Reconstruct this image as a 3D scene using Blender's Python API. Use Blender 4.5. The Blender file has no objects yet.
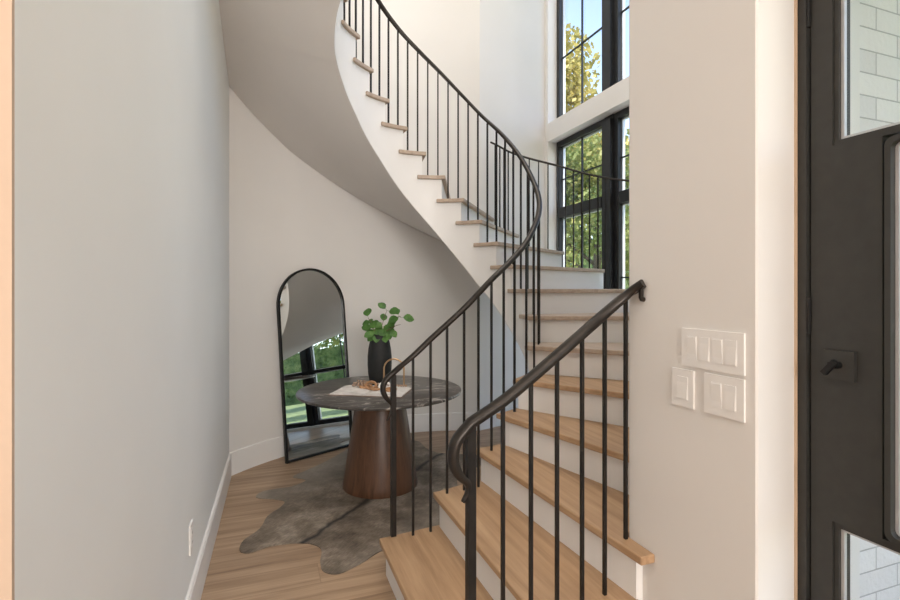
import bpy, bmesh, math, random
from mathutils import Vector, Matrix
random.seed(7)
S = bpy.context.scene
COL = S.collection
R = math.radians
H = 1.43
RISE = 0.18

# ------------------------------------------------------------------ materials
def newmat(name):
    m = bpy.data.materials.new(name); m.use_nodes = True
    nt = m.node_tree
    for n in list(nt.nodes): nt.nodes.remove(n)
    out = nt.nodes.new('ShaderNodeOutputMaterial')
    return m, nt, out
def N(nt, t, **kw):
    n = nt.nodes.new(t)
    for k, v in kw.items():
        if k in n.inputs: n.inputs[k].default_value = v
        else: setattr(n, k, v)
    return n
def ramp(nt, stops):
    r = nt.nodes.new('ShaderNodeValToRGB'); e = r.color_ramp.elements
    while len(e) < len(stops): e.new(0.5)
    for el, (p, c) in zip(e, stops):
        el.position = p; el.color = (*c, 1)
    return r
def pbsdf(nt, out, rough=0.5, metal=0.0, col=None, spec=0.5):
    b = nt.nodes.new('ShaderNodeBsdfPrincipled')
    b.inputs['Roughness'].default_value = rough
    b.inputs['Metallic'].default_value = metal
    b.inputs['Specular IOR Level'].default_value = spec
    if col: b.inputs['Base Color'].default_value = (*col, 1)
    nt.links.new(b.outputs[0], out.inputs[0])
    return b
def noisy(name, c1, c2, scale=8, rough=0.6, metal=0.0, bump=0.0, bscale=None, spec=0.4, detail=4):
    m, nt, out = newmat(name)
    b = pbsdf(nt, out, rough, metal, spec=spec)
    tc = N(nt, 'ShaderNodeTexCoord')
    no = N(nt, 'ShaderNodeTexNoise', Scale=scale, Detail=detail)
    nt.links.new(tc.outputs['Object'], no.inputs['Vector'])
    r = ramp(nt, [(0.3, c1), (0.7, c2)])
    nt.links.new(no.outputs['Fac'], r.inputs[0])
    nt.links.new(r.outputs[0], b.inputs['Base Color'])
    if bump:
        n2 = N(nt, 'ShaderNodeTexNoise', Scale=bscale or scale * 10, Detail=3)
        nt.links.new(tc.outputs['Object'], n2.inputs['Vector'])
        bp = N(nt, 'ShaderNodeBump', Strength=bump, Distance=0.002)
        nt.links.new(n2.outputs['Fac'], bp.inputs['Height'])
        nt.links.new(bp.outputs[0], b.inputs['Normal'])
    return m
def wood(name, light, dark, grain_axis=0, plank=None, rough=0.42, spec=0.35):
    """oak: stretched noise; plank=(length,width) lays boards along X"""
    m, nt, out = newmat(name)
    b = pbsdf(nt, out, rough, spec=spec)
    tc = N(nt, 'ShaderNodeTexCoord')
    vec = tc.outputs['Object']
    sc = [26.0, 26.0, 26.0]; sc[grain_axis] = 1.3
    mp = N(nt, 'ShaderNodeMapping'); mp.inputs['Scale'].default_value = sc
    L = nt.links.new
    L(vec, mp.inputs['Vector'])
    if plank:
        br = N(nt, 'ShaderNodeTexBrick', Scale=1.0, offset=0.37, squash=1.0)
        br.inputs['Mortar Size'].default_value = 0.0012
        br.inputs['Brick Width'].default_value = plank[0]
        br.inputs['Row Height'].default_value = plank[1]
        br.inputs['Color1'].default_value = (0, 0, 0, 1); br.inputs['Color2'].default_value = (1, 1, 1, 1)
        br.inputs['Mortar'].default_value = (0.5, 0.5, 0.5, 1)
        mo = N(nt, 'ShaderNodeMapping'); mo.inputs['Location'].default_value = (0.94, 0.077, 0)
        L(vec, mo.inputs['Vector']); L(mo.outputs[0], br.inputs['Vector'])
        add = N(nt, 'ShaderNodeVectorMath', operation='MULTIPLY_ADD')
        add.inputs[1].default_value = (7.3, 3.1, 5.7)
        L(br.outputs['Color'], add.inputs[0]); L(mp.outputs[0], add.inputs[2])
        nvec = add.outputs[0]
    else:
        nvec = mp.outputs[0]
    n1 = N(nt, 'ShaderNodeTexNoise', Scale=1.0, Detail=5, Roughness=0.62, Distortion=0.35)
    L(nvec, n1.inputs['Vector'])
    mid = tuple((a + c) / 2 for a, c in zip(light, dark))
    r = ramp(nt, [(0.30, dark), (0.48, mid), (0.68, light)])
    L(n1.outputs['Fac'], r.inputs[0])
    last = r.outputs[0]
    if plank:
        mx = N(nt, 'ShaderNodeMixRGB', blend_type='MULTIPLY'); mx.inputs[0].default_value = 0.34
        r2 = ramp(nt, [(0.0, (0.55, 0.52, 0.50)), (1.0, (1, 1, 1))])
        L(br.outputs['Color'], r2.inputs[0]); L(last, mx.inputs[1]); L(r2.outputs[0], mx.inputs[2])
        mx2 = N(nt, 'ShaderNodeMixRGB', blend_type='MIX')
        mx2.inputs[2].default_value = (dark[0] * 0.45, dark[1] * 0.42, dark[2] * 0.4, 1)
        ml = N(nt, 'ShaderNodeMath', operation='MULTIPLY'); ml.inputs[1].default_value = 0.55
        L(br.outputs['Fac'], ml.inputs[0]); L(ml.outputs[0], mx2.inputs[0]); L(mx.outputs[0], mx2.inputs[1])
        last = mx2.outputs[0]
    L(last, b.inputs['Base Color'])
    bp = N(nt, 'ShaderNodeBump', Strength=0.06, Distance=0.002)
    L(n1.outputs['Fac'], bp.inputs['Height']); L(bp.outputs[0], b.inputs['Normal'])
    return m
def glassmat(name, tint=(1, 1, 1), refl=0.06):
    m, nt, out = newmat(name)
    t = N(nt, 'ShaderNodeBsdfTransparent'); t.inputs[0].default_value = (*tint, 1)
    g = N(nt, 'ShaderNodeBsdfGlossy', Roughness=0.0)
    fr = N(nt, 'ShaderNodeLayerWeight', Blend=0.12)
    ml = N(nt, 'ShaderNodeMath', operation='MULTIPLY'); ml.inputs[1].default_value = refl * 4
    mix = N(nt, 'ShaderNodeMixShader')
    nt.links.new(fr.outputs['Facing'], ml.inputs[0]); nt.links.new(ml.outputs[0], mix.inputs[0])
    nt.links.new(t.outputs[0], mix.inputs[1]); nt.links.new(g.outputs[0], mix.inputs[2])
    nt.links.new(mix.outputs[0], out.inputs[0])
    return m
def leafmat(name, c1, c2, c3, scale=1.2, trans=0.35):
    m, nt, out = newmat(name)
    tc = N(nt, 'ShaderNodeTexCoord')
    no = N(nt, 'ShaderNodeTexNoise', Scale=scale, Detail=6, Roughness=0.7)
    nt.links.new(tc.outputs['Object'], no.inputs['Vector'])
    r = ramp(nt, [(0.32, c1), (0.5, c2), (0.66, c3)])
    nt.links.new(no.outputs['Fac'], r.inputs[0])
    d = N(nt, 'ShaderNodeBsdfPrincipled', Roughness=0.55)
    t = N(nt, 'ShaderNodeBsdfTranslucent')
    mix = N(nt, 'ShaderNodeMixShader'); mix.inputs[0].default_value = trans
    nt.links.new(r.outputs[0], d.inputs['Base Color']); nt.links.new(r.outputs[0], t.inputs['Color'])
    nt.links.new(d.outputs[0], mix.inputs[1]); nt.links.new(t.outputs[0], mix.inputs[2])
    nt.links.new(mix.outputs[0], out.inputs[0])
    return m
def brickmat(name):
    m, nt, out = newmat(name)
    b = pbsdf(nt, out, 0.75, spec=0.2)
    tc = N(nt, 'ShaderNodeTexCoord')
    sp = N(nt, 'ShaderNodeSeparateXYZ'); cb = N(nt, 'ShaderNodeCombineXYZ')
    L = nt.links.new
    L(tc.outputs['Object'], sp.inputs[0]); L(sp.outputs['X'], cb.inputs['X']); L(sp.outputs['Z'], cb.inputs['Y'])
    br = N(nt, 'ShaderNodeTexBrick', Scale=1.0, offset=0.5)
    br.inputs['Mortar Size'].default_value = 0.0025; br.inputs['Mortar Smooth'].default_value = 0.3
    br.inputs['Brick Width'].default_value = 0.21; br.inputs['Row Height'].default_value = 0.07
    br.inputs['Color1'].default_value = (0.84, 0.84, 0.84, 1); br.inputs['Color2'].default_value = (0.76, 0.76, 0.77, 1)
    br.inputs['Mortar'].default_value = (0.50, 0.50, 0.51, 1)
    L(cb.outputs[0], br.inputs['Vector'])
    L(br.outputs['Color'], b.inputs['Base Color'])
    no = N(nt, 'ShaderNodeTexNoise', Scale=60, Detail=5); L(tc.outputs['Object'], no.inputs['Vector'])
    sub = N(nt, 'ShaderNodeMath', operation='MULTIPLY_ADD'); sub.inputs[1].default_value = -1.5
    L(br.outputs['Fac'], sub.inputs[0]); L(no.outputs['Fac'], sub.inputs[2])
    bp = N(nt, 'ShaderNodeBump', Strength=0.6, Distance=0.006)
    L(sub.outputs[0], bp.inputs['Height']); L(bp.outputs[0], b.inputs['Normal'])
    return m
def marblemat(name):
    m, nt, out = newmat(name)
    b = pbsdf(nt, out, 0.28, spec=0.45)
    L = nt.links.new
    tc = N(nt, 'ShaderNodeTexCoord')
    mp = N(nt, 'ShaderNodeMapping'); mp.inputs['Rotation'].default_value = (0, 0, 0.62); mp.inputs['Scale'].default_value = (0.8, 3.0, 1)
    L(tc.outputs['Object'], mp.inputs['Vector'])
    n1 = N(nt, 'ShaderNodeTexNoise', Scale=4, Detail=9, Roughness=0.72, Distortion=0.4)
    L(mp.outputs[0], n1.inputs['Vector'])
    base = ramp(nt, [(0.3, (0.026, 0.023, 0.021)), (0.52, (0.055, 0.049, 0.045)), (0.72, (0.115, 0.104, 0.096))])
    L(n1.outputs['Fac'], base.inputs[0])
    def vein(scale, width, seed, strength):
        m2 = N(nt, 'ShaderNodeMapping'); m2.inputs['Location'].default_value = (seed, seed * .7, 0); L(mp.outputs[0], m2.inputs['Vector'])
        n2 = N(nt, 'ShaderNodeTexNoise', Scale=scale, Detail=4, Roughness=0.5, Distortion=0.5)
        L(m2.outputs[0], n2.inputs['Vector'])
        a = N(nt, 'ShaderNodeMath', operation='SUBTRACT'); a.inputs[1].default_value = 0.5
        L(n2.outputs['Fac'], a.inputs[0])
        ab = N(nt, 'ShaderNodeMath', operation='ABSOLUTE'); L(a.outputs[0], ab.inputs[0])
        r = ramp(nt, [(0.0, (strength,) * 3), (width, (strength * .3,) * 3), (width * 2.4, (0, 0, 0))])
        L(ab.outputs[0], r.inputs[0]); return r
    v1, v2 = vein(1.7, .006, 1.3, 1.0), vein(3.1, .006, 4.1, .6)
    v = N(nt, 'ShaderNodeMixRGB', blend_type='ADD'); v.inputs[0].default_value = 1.0
    L(v1.outputs[0], v.inputs[1]); L(v2.outputs[0], v.inputs[2])
    mx = N(nt, 'ShaderNodeMixRGB'); mx.inputs[2].default_value = (0.50, 0.46, 0.42, 1)
    L(v.outputs[0], mx.inputs[0]); L(base.outputs[0], mx.inputs[1]); L(mx.outputs[0], b.inputs['Base Color'])
    return m
def hidemat(name):
    """cowhide; local X is the spine"""
    m, nt, out = newmat(name)
    b = pbsdf(nt, out, 0.6, spec=0.35)
    L = nt.links.new
    tc = N(nt, 'ShaderNodeTexCoord')
    n1 = N(nt, 'ShaderNodeTexNoise', Scale=3.2, Detail=7, Roughness=0.65); L(tc.outputs['Object'], n1.inputs['Vector'])
    base = ramp(nt, [(0.34, (0.085, 0.064, 0.046)), (0.5, (0.20, 0.16, 0.122)), (0.66, (0.40, 0.34, 0.275))])
    L(n1.outputs['Fac'], base.inputs[0])
    mp = N(nt, 'ShaderNodeMapping'); mp.inputs['Scale'].default_value = (22, 110, 20); L(tc.outputs['Object'], mp.inputs['Vector'])
    n2 = N(nt, 'ShaderNodeTexNoise', Scale=1.0, Detail=5, Roughness=0.7); L(mp.outputs[0], n2.inputs['Vector'])
    fl = ramp(nt, [(0.3, (0.5, 0.5, 0.5)), (0.7, (1.3, 1.3, 1.3))]); L(n2.outputs['Fac'], fl.inputs[0])
    mu = N(nt, 'ShaderNodeMixRGB', blend_type='MULTIPLY'); mu.inputs[0].default_value = 0.8
    L(base.outputs[0], mu.inputs[1]); L(fl.outputs[0], mu.inputs[2])
    sp = N(nt, 'ShaderNodeSeparateXYZ'); L(tc.outputs['Object'], sp.inputs[0])
    # belly edges paler
    ab = N(nt, 'ShaderNodeMath', operation='ABSOLUTE'); L(sp.outputs['Y'], ab.inputs[0])
    bl = N(nt, 'ShaderNodeMapRange'); bl.inputs['From Min'].default_value = 0.32; bl.inputs['From Max'].default_value = 0.8
    bl.inputs['To Max'].default_value = 0.6
    L(ab.outputs[0], bl.inputs['Value'])
    mb = N(nt, 'ShaderNodeMixRGB'); mb.inputs[2].default_value = (0.40, 0.36, 0.31, 1)
    L(bl.outputs[0], mb.inputs[0]); L(mu.outputs[0], mb.inputs[1])
    # dark dorsal stripe wobbling along X
    n3 = N(nt, 'ShaderNodeTexNoise', Scale=5, Detail=5); L(tc.outputs['Object'], n3.inputs['Vector'])
    w = N(nt, 'ShaderNodeMath', operation='MULTIPLY_ADD'); w.inputs[1].default_value = 0.12; w.inputs[2].default_value = -0.06
    L(n3.outputs['Fac'], w.inputs[0])
    ad = N(nt, 'ShaderNodeMath', operation='ADD'); L(sp.outputs['Y'], ad.inputs[0]); L(w.outputs[0], ad.inputs[1])
    a2 = N(nt, 'ShaderNodeMath', operation='ABSOLUTE'); L(ad.outputs[0], a2.inputs[0])
    st = N(nt, 'ShaderNodeMapRange'); st.inputs['From Min'].default_value = 0.004; st.inputs['From Max'].default_value = 0.03
    st.inputs['To Min'].default_value = 0.95; st.inputs['To Max'].default_value = 0.0
    L(a2.outputs[0], st.inputs['Value'])
    md = N(nt, 'ShaderNodeMixRGB'); md.inputs[2].default_value = (0.018, 0.017, 0.016, 1)
    L(st.outputs[0], md.inputs[0]); L(mb.outputs[0], md.inputs[1])
    L(md.outputs[0], b.inputs['Base Color'])
    bp = N(nt, 'ShaderNodeBump', Strength=0.5, Distance=0.004); L(n2.outputs['Fac'], bp.inputs['Height']); L(bp.outputs[0], b.inputs['Normal'])
    return m

M = {}
M['wall'] = noisy('wall_paint', (0.735, 0.715, 0.690), (0.765, 0.745, 0.720), 1.5, 0.75, bump=0.03, bscale=160, spec=0.2)
M['wall_daylit'] = noisy('wall_paint_daylit', (0.83, 0.845, 0.84), (0.86, 0.875, 0.87), 1.5, 0.75, bump=0.03, bscale=160, spec=0.2)  # wall paint with window daylight put into it, cooler and lighter
M['trim'] = noisy('trim_paint', (0.79, 0.78, 0.765), (0.82, 0.81, 0.795), 2, 0.45, spec=0.4)
M['ceil'] = noisy('ceiling_paint', (0.80, 0.79, 0.77), (0.83, 0.82, 0.80), 2, 0.8, spec=0.2)
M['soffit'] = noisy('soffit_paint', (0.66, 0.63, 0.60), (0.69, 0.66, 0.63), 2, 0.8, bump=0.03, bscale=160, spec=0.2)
M['floor'] = wood('oak_floor', (0.52, 0.37, 0.245), (0.27, 0.175, 0.11), 0, plank=(1.9, 0.185))
M['tread'] = wood('oak_tread', (0.52, 0.345, 0.205), (0.33, 0.20, 0.11), 1)
M['treadu'] = wood('oak_tread_upper', (0.50, 0.40, 0.315), (0.37, 0.285, 0.22), 1)
M['iron'] = noisy('black_iron', (0.018, 0.016, 0.015), (0.034, 0.030, 0.027), 14, 0.42, 0.55, bump=0.05, bscale=90)
M['rail'] = noisy('handrail_bronze', (0.026, 0.022, 0.019), (0.046, 0.039, 0.034), 10, 0.36, 0.6, bump=0.04, bscale=80)
M['door'] = noisy('door_paint', (0.033, 0.033, 0.031), (0.039, 0.039, 0.036), 30, 0.5, bump=0.05, bscale=300)
M['black'] = noisy('black_metal', (0.010, 0.010, 0.010), (0.016, 0.016, 0.016), 20, 0.45, 0.3)
M['winframe'] = noisy('window_frame_paint', (0.016, 0.017, 0.019), (0.022, 0.024, 0.026), 20, 0.4, 0.1)
M['strip'] = noisy('pine_jamb', (0.55, 0.40, 0.27), (0.62, 0.46, 0.32), 12, 0.6)
M['peach'] = noisy('peach_paint_warm_lit', (0.56, 0.43, 0.33), (0.60, 0.465, 0.36), 2, 0.7)  # peach edge paint with warm light mixed into the colour
M['plastic'] = noisy('white_plastic', (0.80, 0.785, 0.765), (0.82, 0.805, 0.785), 20, 0.35)
M['alu'] = noisy('grey_spacer', (0.55, 0.57, 0.60), (0.62, 0.64, 0.66), 20, 0.4, 0.4)
M['glass'] = glassmat('window_glass')
M['brick'] = brickmat('painted_brick')
M['marble'] = marblemat('brown_marble')
M['walnut'] = wood('walnut_veneer', (0.135, 0.066, 0.036), (0.055, 0.026, 0.014), 2, rough=0.35)
M['vase'] = noisy('matte_black_ceramic', (0.009, 0.010, 0.010), (0.015, 0.016, 0.016), 20, 0.65, bump=0.1, bscale=120)
M['leaf'] = leafmat('indoor_leaf', (0.035, 0.10, 0.018), (0.065, 0.17, 0.03), (0.12, 0.26, 0.05), 14, 0.25)
M['stem'] = noisy('twig_bark', (0.13, 0.075, 0.05), (0.2, 0.12, 0.08), 30, 0.7)
M['hide'] = hidemat('cowhide')
M['page'] = noisy('book_paper', (0.62, 0.585, 0.55), (0.76, 0.73, 0.70), 22, 0.6)
M['cover'] = noisy('book_cover', (0.16, 0.11, 0.085), (0.22, 0.16, 0.12), 20, 0.6)
M['bead'] = noisy('wood_bead', (0.22, 0.145, 0.10), (0.42, 0.30, 0.22), 40, 0.5)
M['link'] = noisy('amber_wood_link', (0.30, 0.155, 0.075), (0.46, 0.26, 0.13), 30, 0.45)
M['brass'] = noisy('aged_brass', (0.55, 0.36, 0.20), (0.68, 0.47, 0.28), 20, 0.3, 0.9)
M['grass'] = noisy('lawn_grass', (0.15, 0.20, 0.075), (0.27, 0.33, 0.14), 3, 0.9, bump=0.4, bscale=40)
M['concrete'] = noisy('driveway_concrete', (0.72, 0.69, 0.64), (0.80, 0.77, 0.72), 3, 0.85)
M['bark'] = noisy('tree_bark', (0.10, 0.08, 0.06), (0.20, 0.17, 0.13), 9, 0.9, bump=0.6, bscale=30)
M['leafy'] = leafmat('autumn_leaves', (0.22, 0.22, 0.05), (0.50, 0.42, 0.12), (0.70, 0.55, 0.20), 1.1)
M['leafg'] = leafmat('green_leaves', (0.09, 0.15, 0.045), (0.26, 0.32, 0.10), (0.58, 0.53, 0.19), 1.3)
M['leafh'] = leafmat('hedge_leaves', (0.06, 0.11, 0.04), (0.16, 0.24, 0.085), (0.32, 0.38, 0.16), 2.0)
mm, nt_, out_ = newmat('mirror_silver')
pbsdf(nt_, out_, 0.0, 1.0, (0.86, 0.89, 0.88)); M['mirror'] = mm

# ------------------------------------------------------------------ helpers
def tag(o, label=None, cat=None, group=None, kind=None):
    if label: o['label'] = label
    if cat: o['category'] = cat
    if group: o['group'] = group
    if kind: o['kind'] = kind
    return o
def empty(name, loc=(0, 0, 0)):
    o = bpy.data.objects.new(name, None); COL.objects.link(o); o.location = loc
    o.empty_display_size = 0.1
    return o
def obj(name, bm, mat, parent=None, origin=None, smooth=False, angle=None):
    """bm in world coordinates"""
    org = Vector(parent_world(parent)) if parent else Vector(origin or (0, 0, 0))
    if org.length: bmesh.ops.translate(bm, verts=bm.verts, vec=-org)
    bmesh.ops.recalc_face_normals(bm, faces=bm.faces)
    me = bpy.data.meshes.new(name); bm.to_mesh(me); bm.free()
    me.materials.append(mat)
    if smooth:
        for p in me.polygons: p.use_smooth = True
        if angle is not None:
            me.set_sharp_from_angle(angle=R(angle))
    o = bpy.data.objects.new(name, me); COL.objects.link(o)
    if parent: o.parent = parent
    else: o.location = org
    return o
def parent_world(p):
    v = Vector((0, 0, 0))
    while p is not None:
        v = v + Vector(p.location); p = p.parent
    return v
def box(bm, x0, x1, y0, y1, z0, z1):
    v = [bm.verts.new((x, y, z)) for x in (x0, x1) for y in (y0, y1) for z in (z0, z1)]
    for f in ((0, 1, 3, 2), (4, 6, 7, 5), (0, 4, 5, 1), (2, 3, 7, 6), (0, 2, 6, 4), (1, 5, 7, 3)):
        bm.faces.new([v[i] for i in f])
    return v
def bevel(bm, w, seg=2):
    bmesh.ops.bevel(bm, geom=[e for e in bm.edges if e.is_manifold and e.calc_face_angle(0) > 0.5], offset=w, segments=seg, affect='EDGES', profile=0.6)
def mbox(name, mat, parent, *b, bev=0.0, origin=None):
    bm = bmesh.new(); box(bm, *b)
    if bev: bevel(bm, bev)
    return obj(name, bm, mat, parent, origin)
def prism(bm, poly, z0, z1):
    a = [bm.verts.new((x, y, z0)) for x, y in poly]; b = [bm.verts.new((x, y, z1)) for x, y in poly]
    n = len(poly)
    bm.faces.new(a[::-1]); bm.faces.new(b)
    for i in range(n):
        bm.faces.new((a[i], a[(i + 1) % n], b[(i + 1) % n], b[i]))
def solid_strip(bm, sections):
    """sections: list of closed 4-point (or n-point) rings -> tube solid with caps"""
    rings = [[bm.verts.new(p) for p in s] for s in sections]
    n = len(rings[0])
    for a, b in zip(rings, rings[1:]):
        for i in range(n):
            bm.faces.new((a[i], a[(i + 1) % n], b[(i + 1) % n], b[i]))
    bm.faces.new(rings[0][::-1]); bm.faces.new(rings[-1])
def catmull(pts, sub=8, closed=False):
    P = [Vector(p) for p in pts]; n = len(P); out = []
    rng = range(n) if closed else range(n - 1)
    for i in rng:
        p0 = P[(i - 1) % n] if closed or i > 0 else P[0] * 2 - P[1]
        p1 = P[i]; p2 = P[(i + 1) % n]
        p3 = P[(i + 2) % n] if closed or i + 2 < n else P[n - 1] * 2 - P[n - 2]
        for k in range(sub):
            t = k / sub
            out.append(0.5 * ((2 * p1) + (p2 - p0) * t + (2 * p0 - 5 * p1 + 4 * p2 - p3) * t * t + (3 * p1 - p0 - 3 * p2 + p3) * t ** 3))
    if not closed: out.append(P[-1])
    return out
def sweep(bm, pts, prof, scales=None, sides=None):
    rings = []
    n = len(pts)
    for i, p in enumerate(pts):
        t = (pts[min(i + 1, n - 1)] - pts[max(i - 1, 0)]).normalized()
        sd = sides[i] if sides and sides[i] is not None else Vector((t.y, -t.x, 0)).normalized()
        up = sd.cross(t).normalized()
        s = scales[i] if scales else 1.0
        rings.append([tuple(p + sd * (a * s) + up * (b * s)) for a, b in prof])
    solid_strip(bm, rings)
def tube(bm, pts, r, seg=6, r1=None):
    n = len(pts); rings = []
    ref = Vector((0.3, 0.2, 1)).normalized()
    for i, p in enumerate(pts):
        p = Vector(p)
        t = (Vector(pts[min(i + 1, n - 1)]) - Vector(pts[max(i - 1, 0)])).normalized()
        rf = ref if abs(t.dot(ref)) < 0.95 else Vector((1, 0, 0))
        a = t.cross(rf).normalized(); b = t.cross(a)
        rr = r if r1 is None else r + (r1 - r) * i / (n - 1)
        rings.append([tuple(p + (a * math.cos(2 * math.pi * k / seg) + b * math.sin(2 * math.pi * k / seg)) * rr) for k in range(seg)])
    solid_strip(bm, rings)
def lathe(bm, prof, c, seg=48):
    """prof: (r,z) from bottom to top, closed by caps"""
    rings = []
    for r, z in prof:
        rings.append([bm.verts.new((c[0] + r * math.cos(2 * math.pi * k / seg), c[1] + r * math.sin(2 * math.pi * k / seg), c[2] + z)) for k in range(seg)])
    for a, b in zip(rings, rings[1:]):
        for i in range(seg):
            bm.faces.new((a[i], a[(i + 1) % seg], b[(i + 1) % seg], b[i]))
    bm.faces.new(rings[0][::-1]); bm.faces.new(rings[-1])
def plate(bm, rect, holes, put, t0, t1):
    """slab with rectangular holes; put(a,b,t)->xyz"""
    As = sorted({rect[0], rect[1], *[h[0] for h in holes], *[h[1] for h in holes]})
    Bs = sorted({rect[2], rect[3], *[h[2] for h in holes], *[h[3] for h in holes]})
    def solid(i, j):
        if i < 0 or j < 0 or i >= len(As) - 1 or j >= len(Bs) - 1: return False
        a = (As[i] + As[i + 1]) / 2; b = (Bs[j] + Bs[j + 1]) / 2
        return not any(h[0] < a < h[1] and h[2] < b < h[3] for h in holes)
    V = {}
    def v(i, j, t):
        k = (i, j, t)
        if k not in V: V[k] = bm.verts.new(put(As[i], Bs[j], t))
        return V[k]
    for i in range(len(As) - 1):
        for j in range(len(Bs) - 1):
            if not solid(i, j): continue
            for t in (t0, t1): bm.faces.new([v(i, j, t), v(i + 1, j, t), v(i + 1, j + 1, t), v(i, j + 1, t)])
            for (di, dj, e) in ((-1, 0, ((i, j), (i, j + 1))), (1, 0, ((i + 1, j), (i + 1, j + 1))), (0, -1, ((i, j), (i + 1, j))), (0, 1, ((i, j + 1), (i + 1, j + 1)))):
                if not solid(i + di, j + dj):
                    (a, b), (c, d) = e
                    bm.faces.new([v(a, b, t0), v(c, d, t0), v(c, d, t1), v(a, b, t1)])
def interp(x, xs, ys):
    if x <= xs[0]: return ys[0] + (ys[1] - ys[0]) * (x - xs[0]) / (xs[1] - xs[0])
    for i in range(len(xs) - 1):
        if x <= xs[i + 1]: return ys[i] + (ys[i + 1] - ys[i]) * (x - xs[i]) / (xs[i + 1] - xs[i])
    return ys[-1] + (ys[-1] - ys[-2]) * (x - xs[-1]) / (xs[-1] - xs[-2])

# ------------------------------------------------------------------ camera
cam = bpy.data.cameras.new('camera'); co = bpy.data.objects.new('camera', cam); COL.objects.link(co)
co.location = (0, 0, H); co.rotation_euler = (R(90), 0, -math.atan(185 / 500))
cam.lens = 20.0; cam.sensor_width = 36.0; cam.shift_y = -9.7 / 900; cam.clip_start = 0.02
S.camera = co

# ------------------------------------------------------------------ setting
CO = (1.245, 2.836); RO = 2.03         # outer cylinder of the stair hall
ZC = 5.9
def struct(name, bm, mat, **k):
    o = obj(name, bm, mat, **k); o['kind'] = 'structure'; return o
def sbox(name, mat, *b, bev=0.0):
    o = mbox(name, mat, None, *b, bev=bev); o['kind'] = 'structure'; return o
sbox('floor', M['floor'], -4.0, 3.2, -9.0, 5.3, -0.1, 0.0)
sbox('ceiling', M['ceil'], -4.15, 3.35, -9.15, 5.4, ZC, ZC + 0.12)
bm = bmesh.new()
def wl(y): return -.258 - .023 * (4.19 - y)
prism(bm, [(-4.0, 0.882), (wl(.882), 0.882), (wl(4.19), 4.19), (-0.45, 4.19), (-0.45, 1.0), (-4.0, 1.0)], 0, ZC)
struct('wall_left', bm, M['wall_daylit'])
sbox('trim_3', M['peach'], -4.0, wl(.878), .874, .882, 0, ZC)
sbox('wall_hall', M['wall'], -4.15, -4.0, -9.0, .874, 0, ZC)
sbox('wall_front', M['wall'], -4.15, 1.6, -9.15, -9.0, 0, ZC)
# curved back wall and end wall beside the window
a0, a1 = math.atan2(4.18 - CO[1], -0.259 - CO[0]), math.atan2(4.69 - CO[1], 2.06 - CO[0])
def arc(r, n=40, s=a0, e=a1): return [(CO[0] + r * math.cos(s + (e - s) * i / n), CO[1] + r * math.sin(s + (e - s) * i / n)) for i in range(n + 1)]
bm = bmesh.new()
inn, outr = arc(RO), arc(RO + 0.16)
solid_strip(bm, [[(i[0], i[1], 0), (o[0], o[1], 0), (o[0], o[1], ZC), (i[0], i[1], ZC)] for i, o in zip(inn, outr)])
struct('wall_back', bm, M['wall'], smooth=True, angle=30)
bm = bmesh.new(); prism(bm, [(2.057, 4.695), (3.0, 4.98), (3.2, 4.98), (3.2, 5.2), (2.9, 5.2), (2.1, 4.83)], 0, ZC)
struct('wall_end', bm, M['wall'])
# window wall
bm = bmesh.new()
plate(bm, (1.03, 5.2, -0.1, ZC), [(1.85, 4.92, 0.03, 3.11), (1.85, 4.92, 3.315, 5.6)], lambda a, b, t: (t, a, b), 3.0, 3.2)
struct('wall_window', bm, M['trim'])
# right wall with switches, bay wall behind it and wall over/along the entrance door
bm = bmesh.new()
prism(bm, [(1.235, 0.975), (1.24, 0.97), (1.377, 0.97), (1.377, 1.0), (1.42, 1.0), (1.42, 1.477), (1.246, 1.477), (1.238, 1.474), (1.235, 1.467)], 0, ZC)
struct('wall_right', bm, M['wall'])
sbox('wall_bay', M['wall'], 1.42, 3.0, 1.05, 1.477, 0, ZC)
bm = bmesh.new()
plate(bm, (-9.0, 0.97, 0, ZC), [(-0.14, 0.97, 0.0, 2.5)], lambda a, b, t: (t, a, b), 1.24, 1.56)
struct('wall_entrance', bm, M['wall'])
# outside faces
sbox('wall_brick', M['brick'], 1.69, 3.3, 1.0, 1.05, -0.3, ZC + 0.1)
sbox('trim_1', M['trim'], 1.46, 1.69, 0.99, 1.05, -0.1, ZC)
# baseboards
bm = bmesh.new()
for w_, za, zb in ((.016, 0, .168), (.012, .168, .180)): prism(bm, [(wl(.9) - .002, .9), (wl(.9) + w_, .9), (wl(4.18) + w_, 4.18), (wl(4.18) - .002, 4.18)], za, zb)
struct('baseboard_left', bm, M['trim'])
bm = bmesh.new()
ii = arc(RO - 0.015); oo = arc(RO + 0.002)
solid_strip(bm, [[(i[0], i[1], 0), (o[0], o[1], 0), (o[0], o[1], 0.180), (i[0], i[1], .174)] for i, o in zip(ii, oo)])
struct('baseboard_back', bm, M['trim'], smooth=True, angle=30)
bm = bmesh.new(); prism(bm, [(2.057, 4.695), (3.0, 4.98), (3.0, 4.965), (2.061, 4.679)], 0, .178)
struct('baseboard_end', bm, M['trim'])
bm = bmesh.new(); box(bm, 1.219, 1.236, 0.975, 1.37, 0, 0.168)
struct('baseboard_right', bm, M['trim'])
# jamb strip of pine between wall return and door frame
sbox('trim_2', M['strip'], 1.377, 1.3865, 0.967, 1.0, 0, 2.52)

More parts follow.
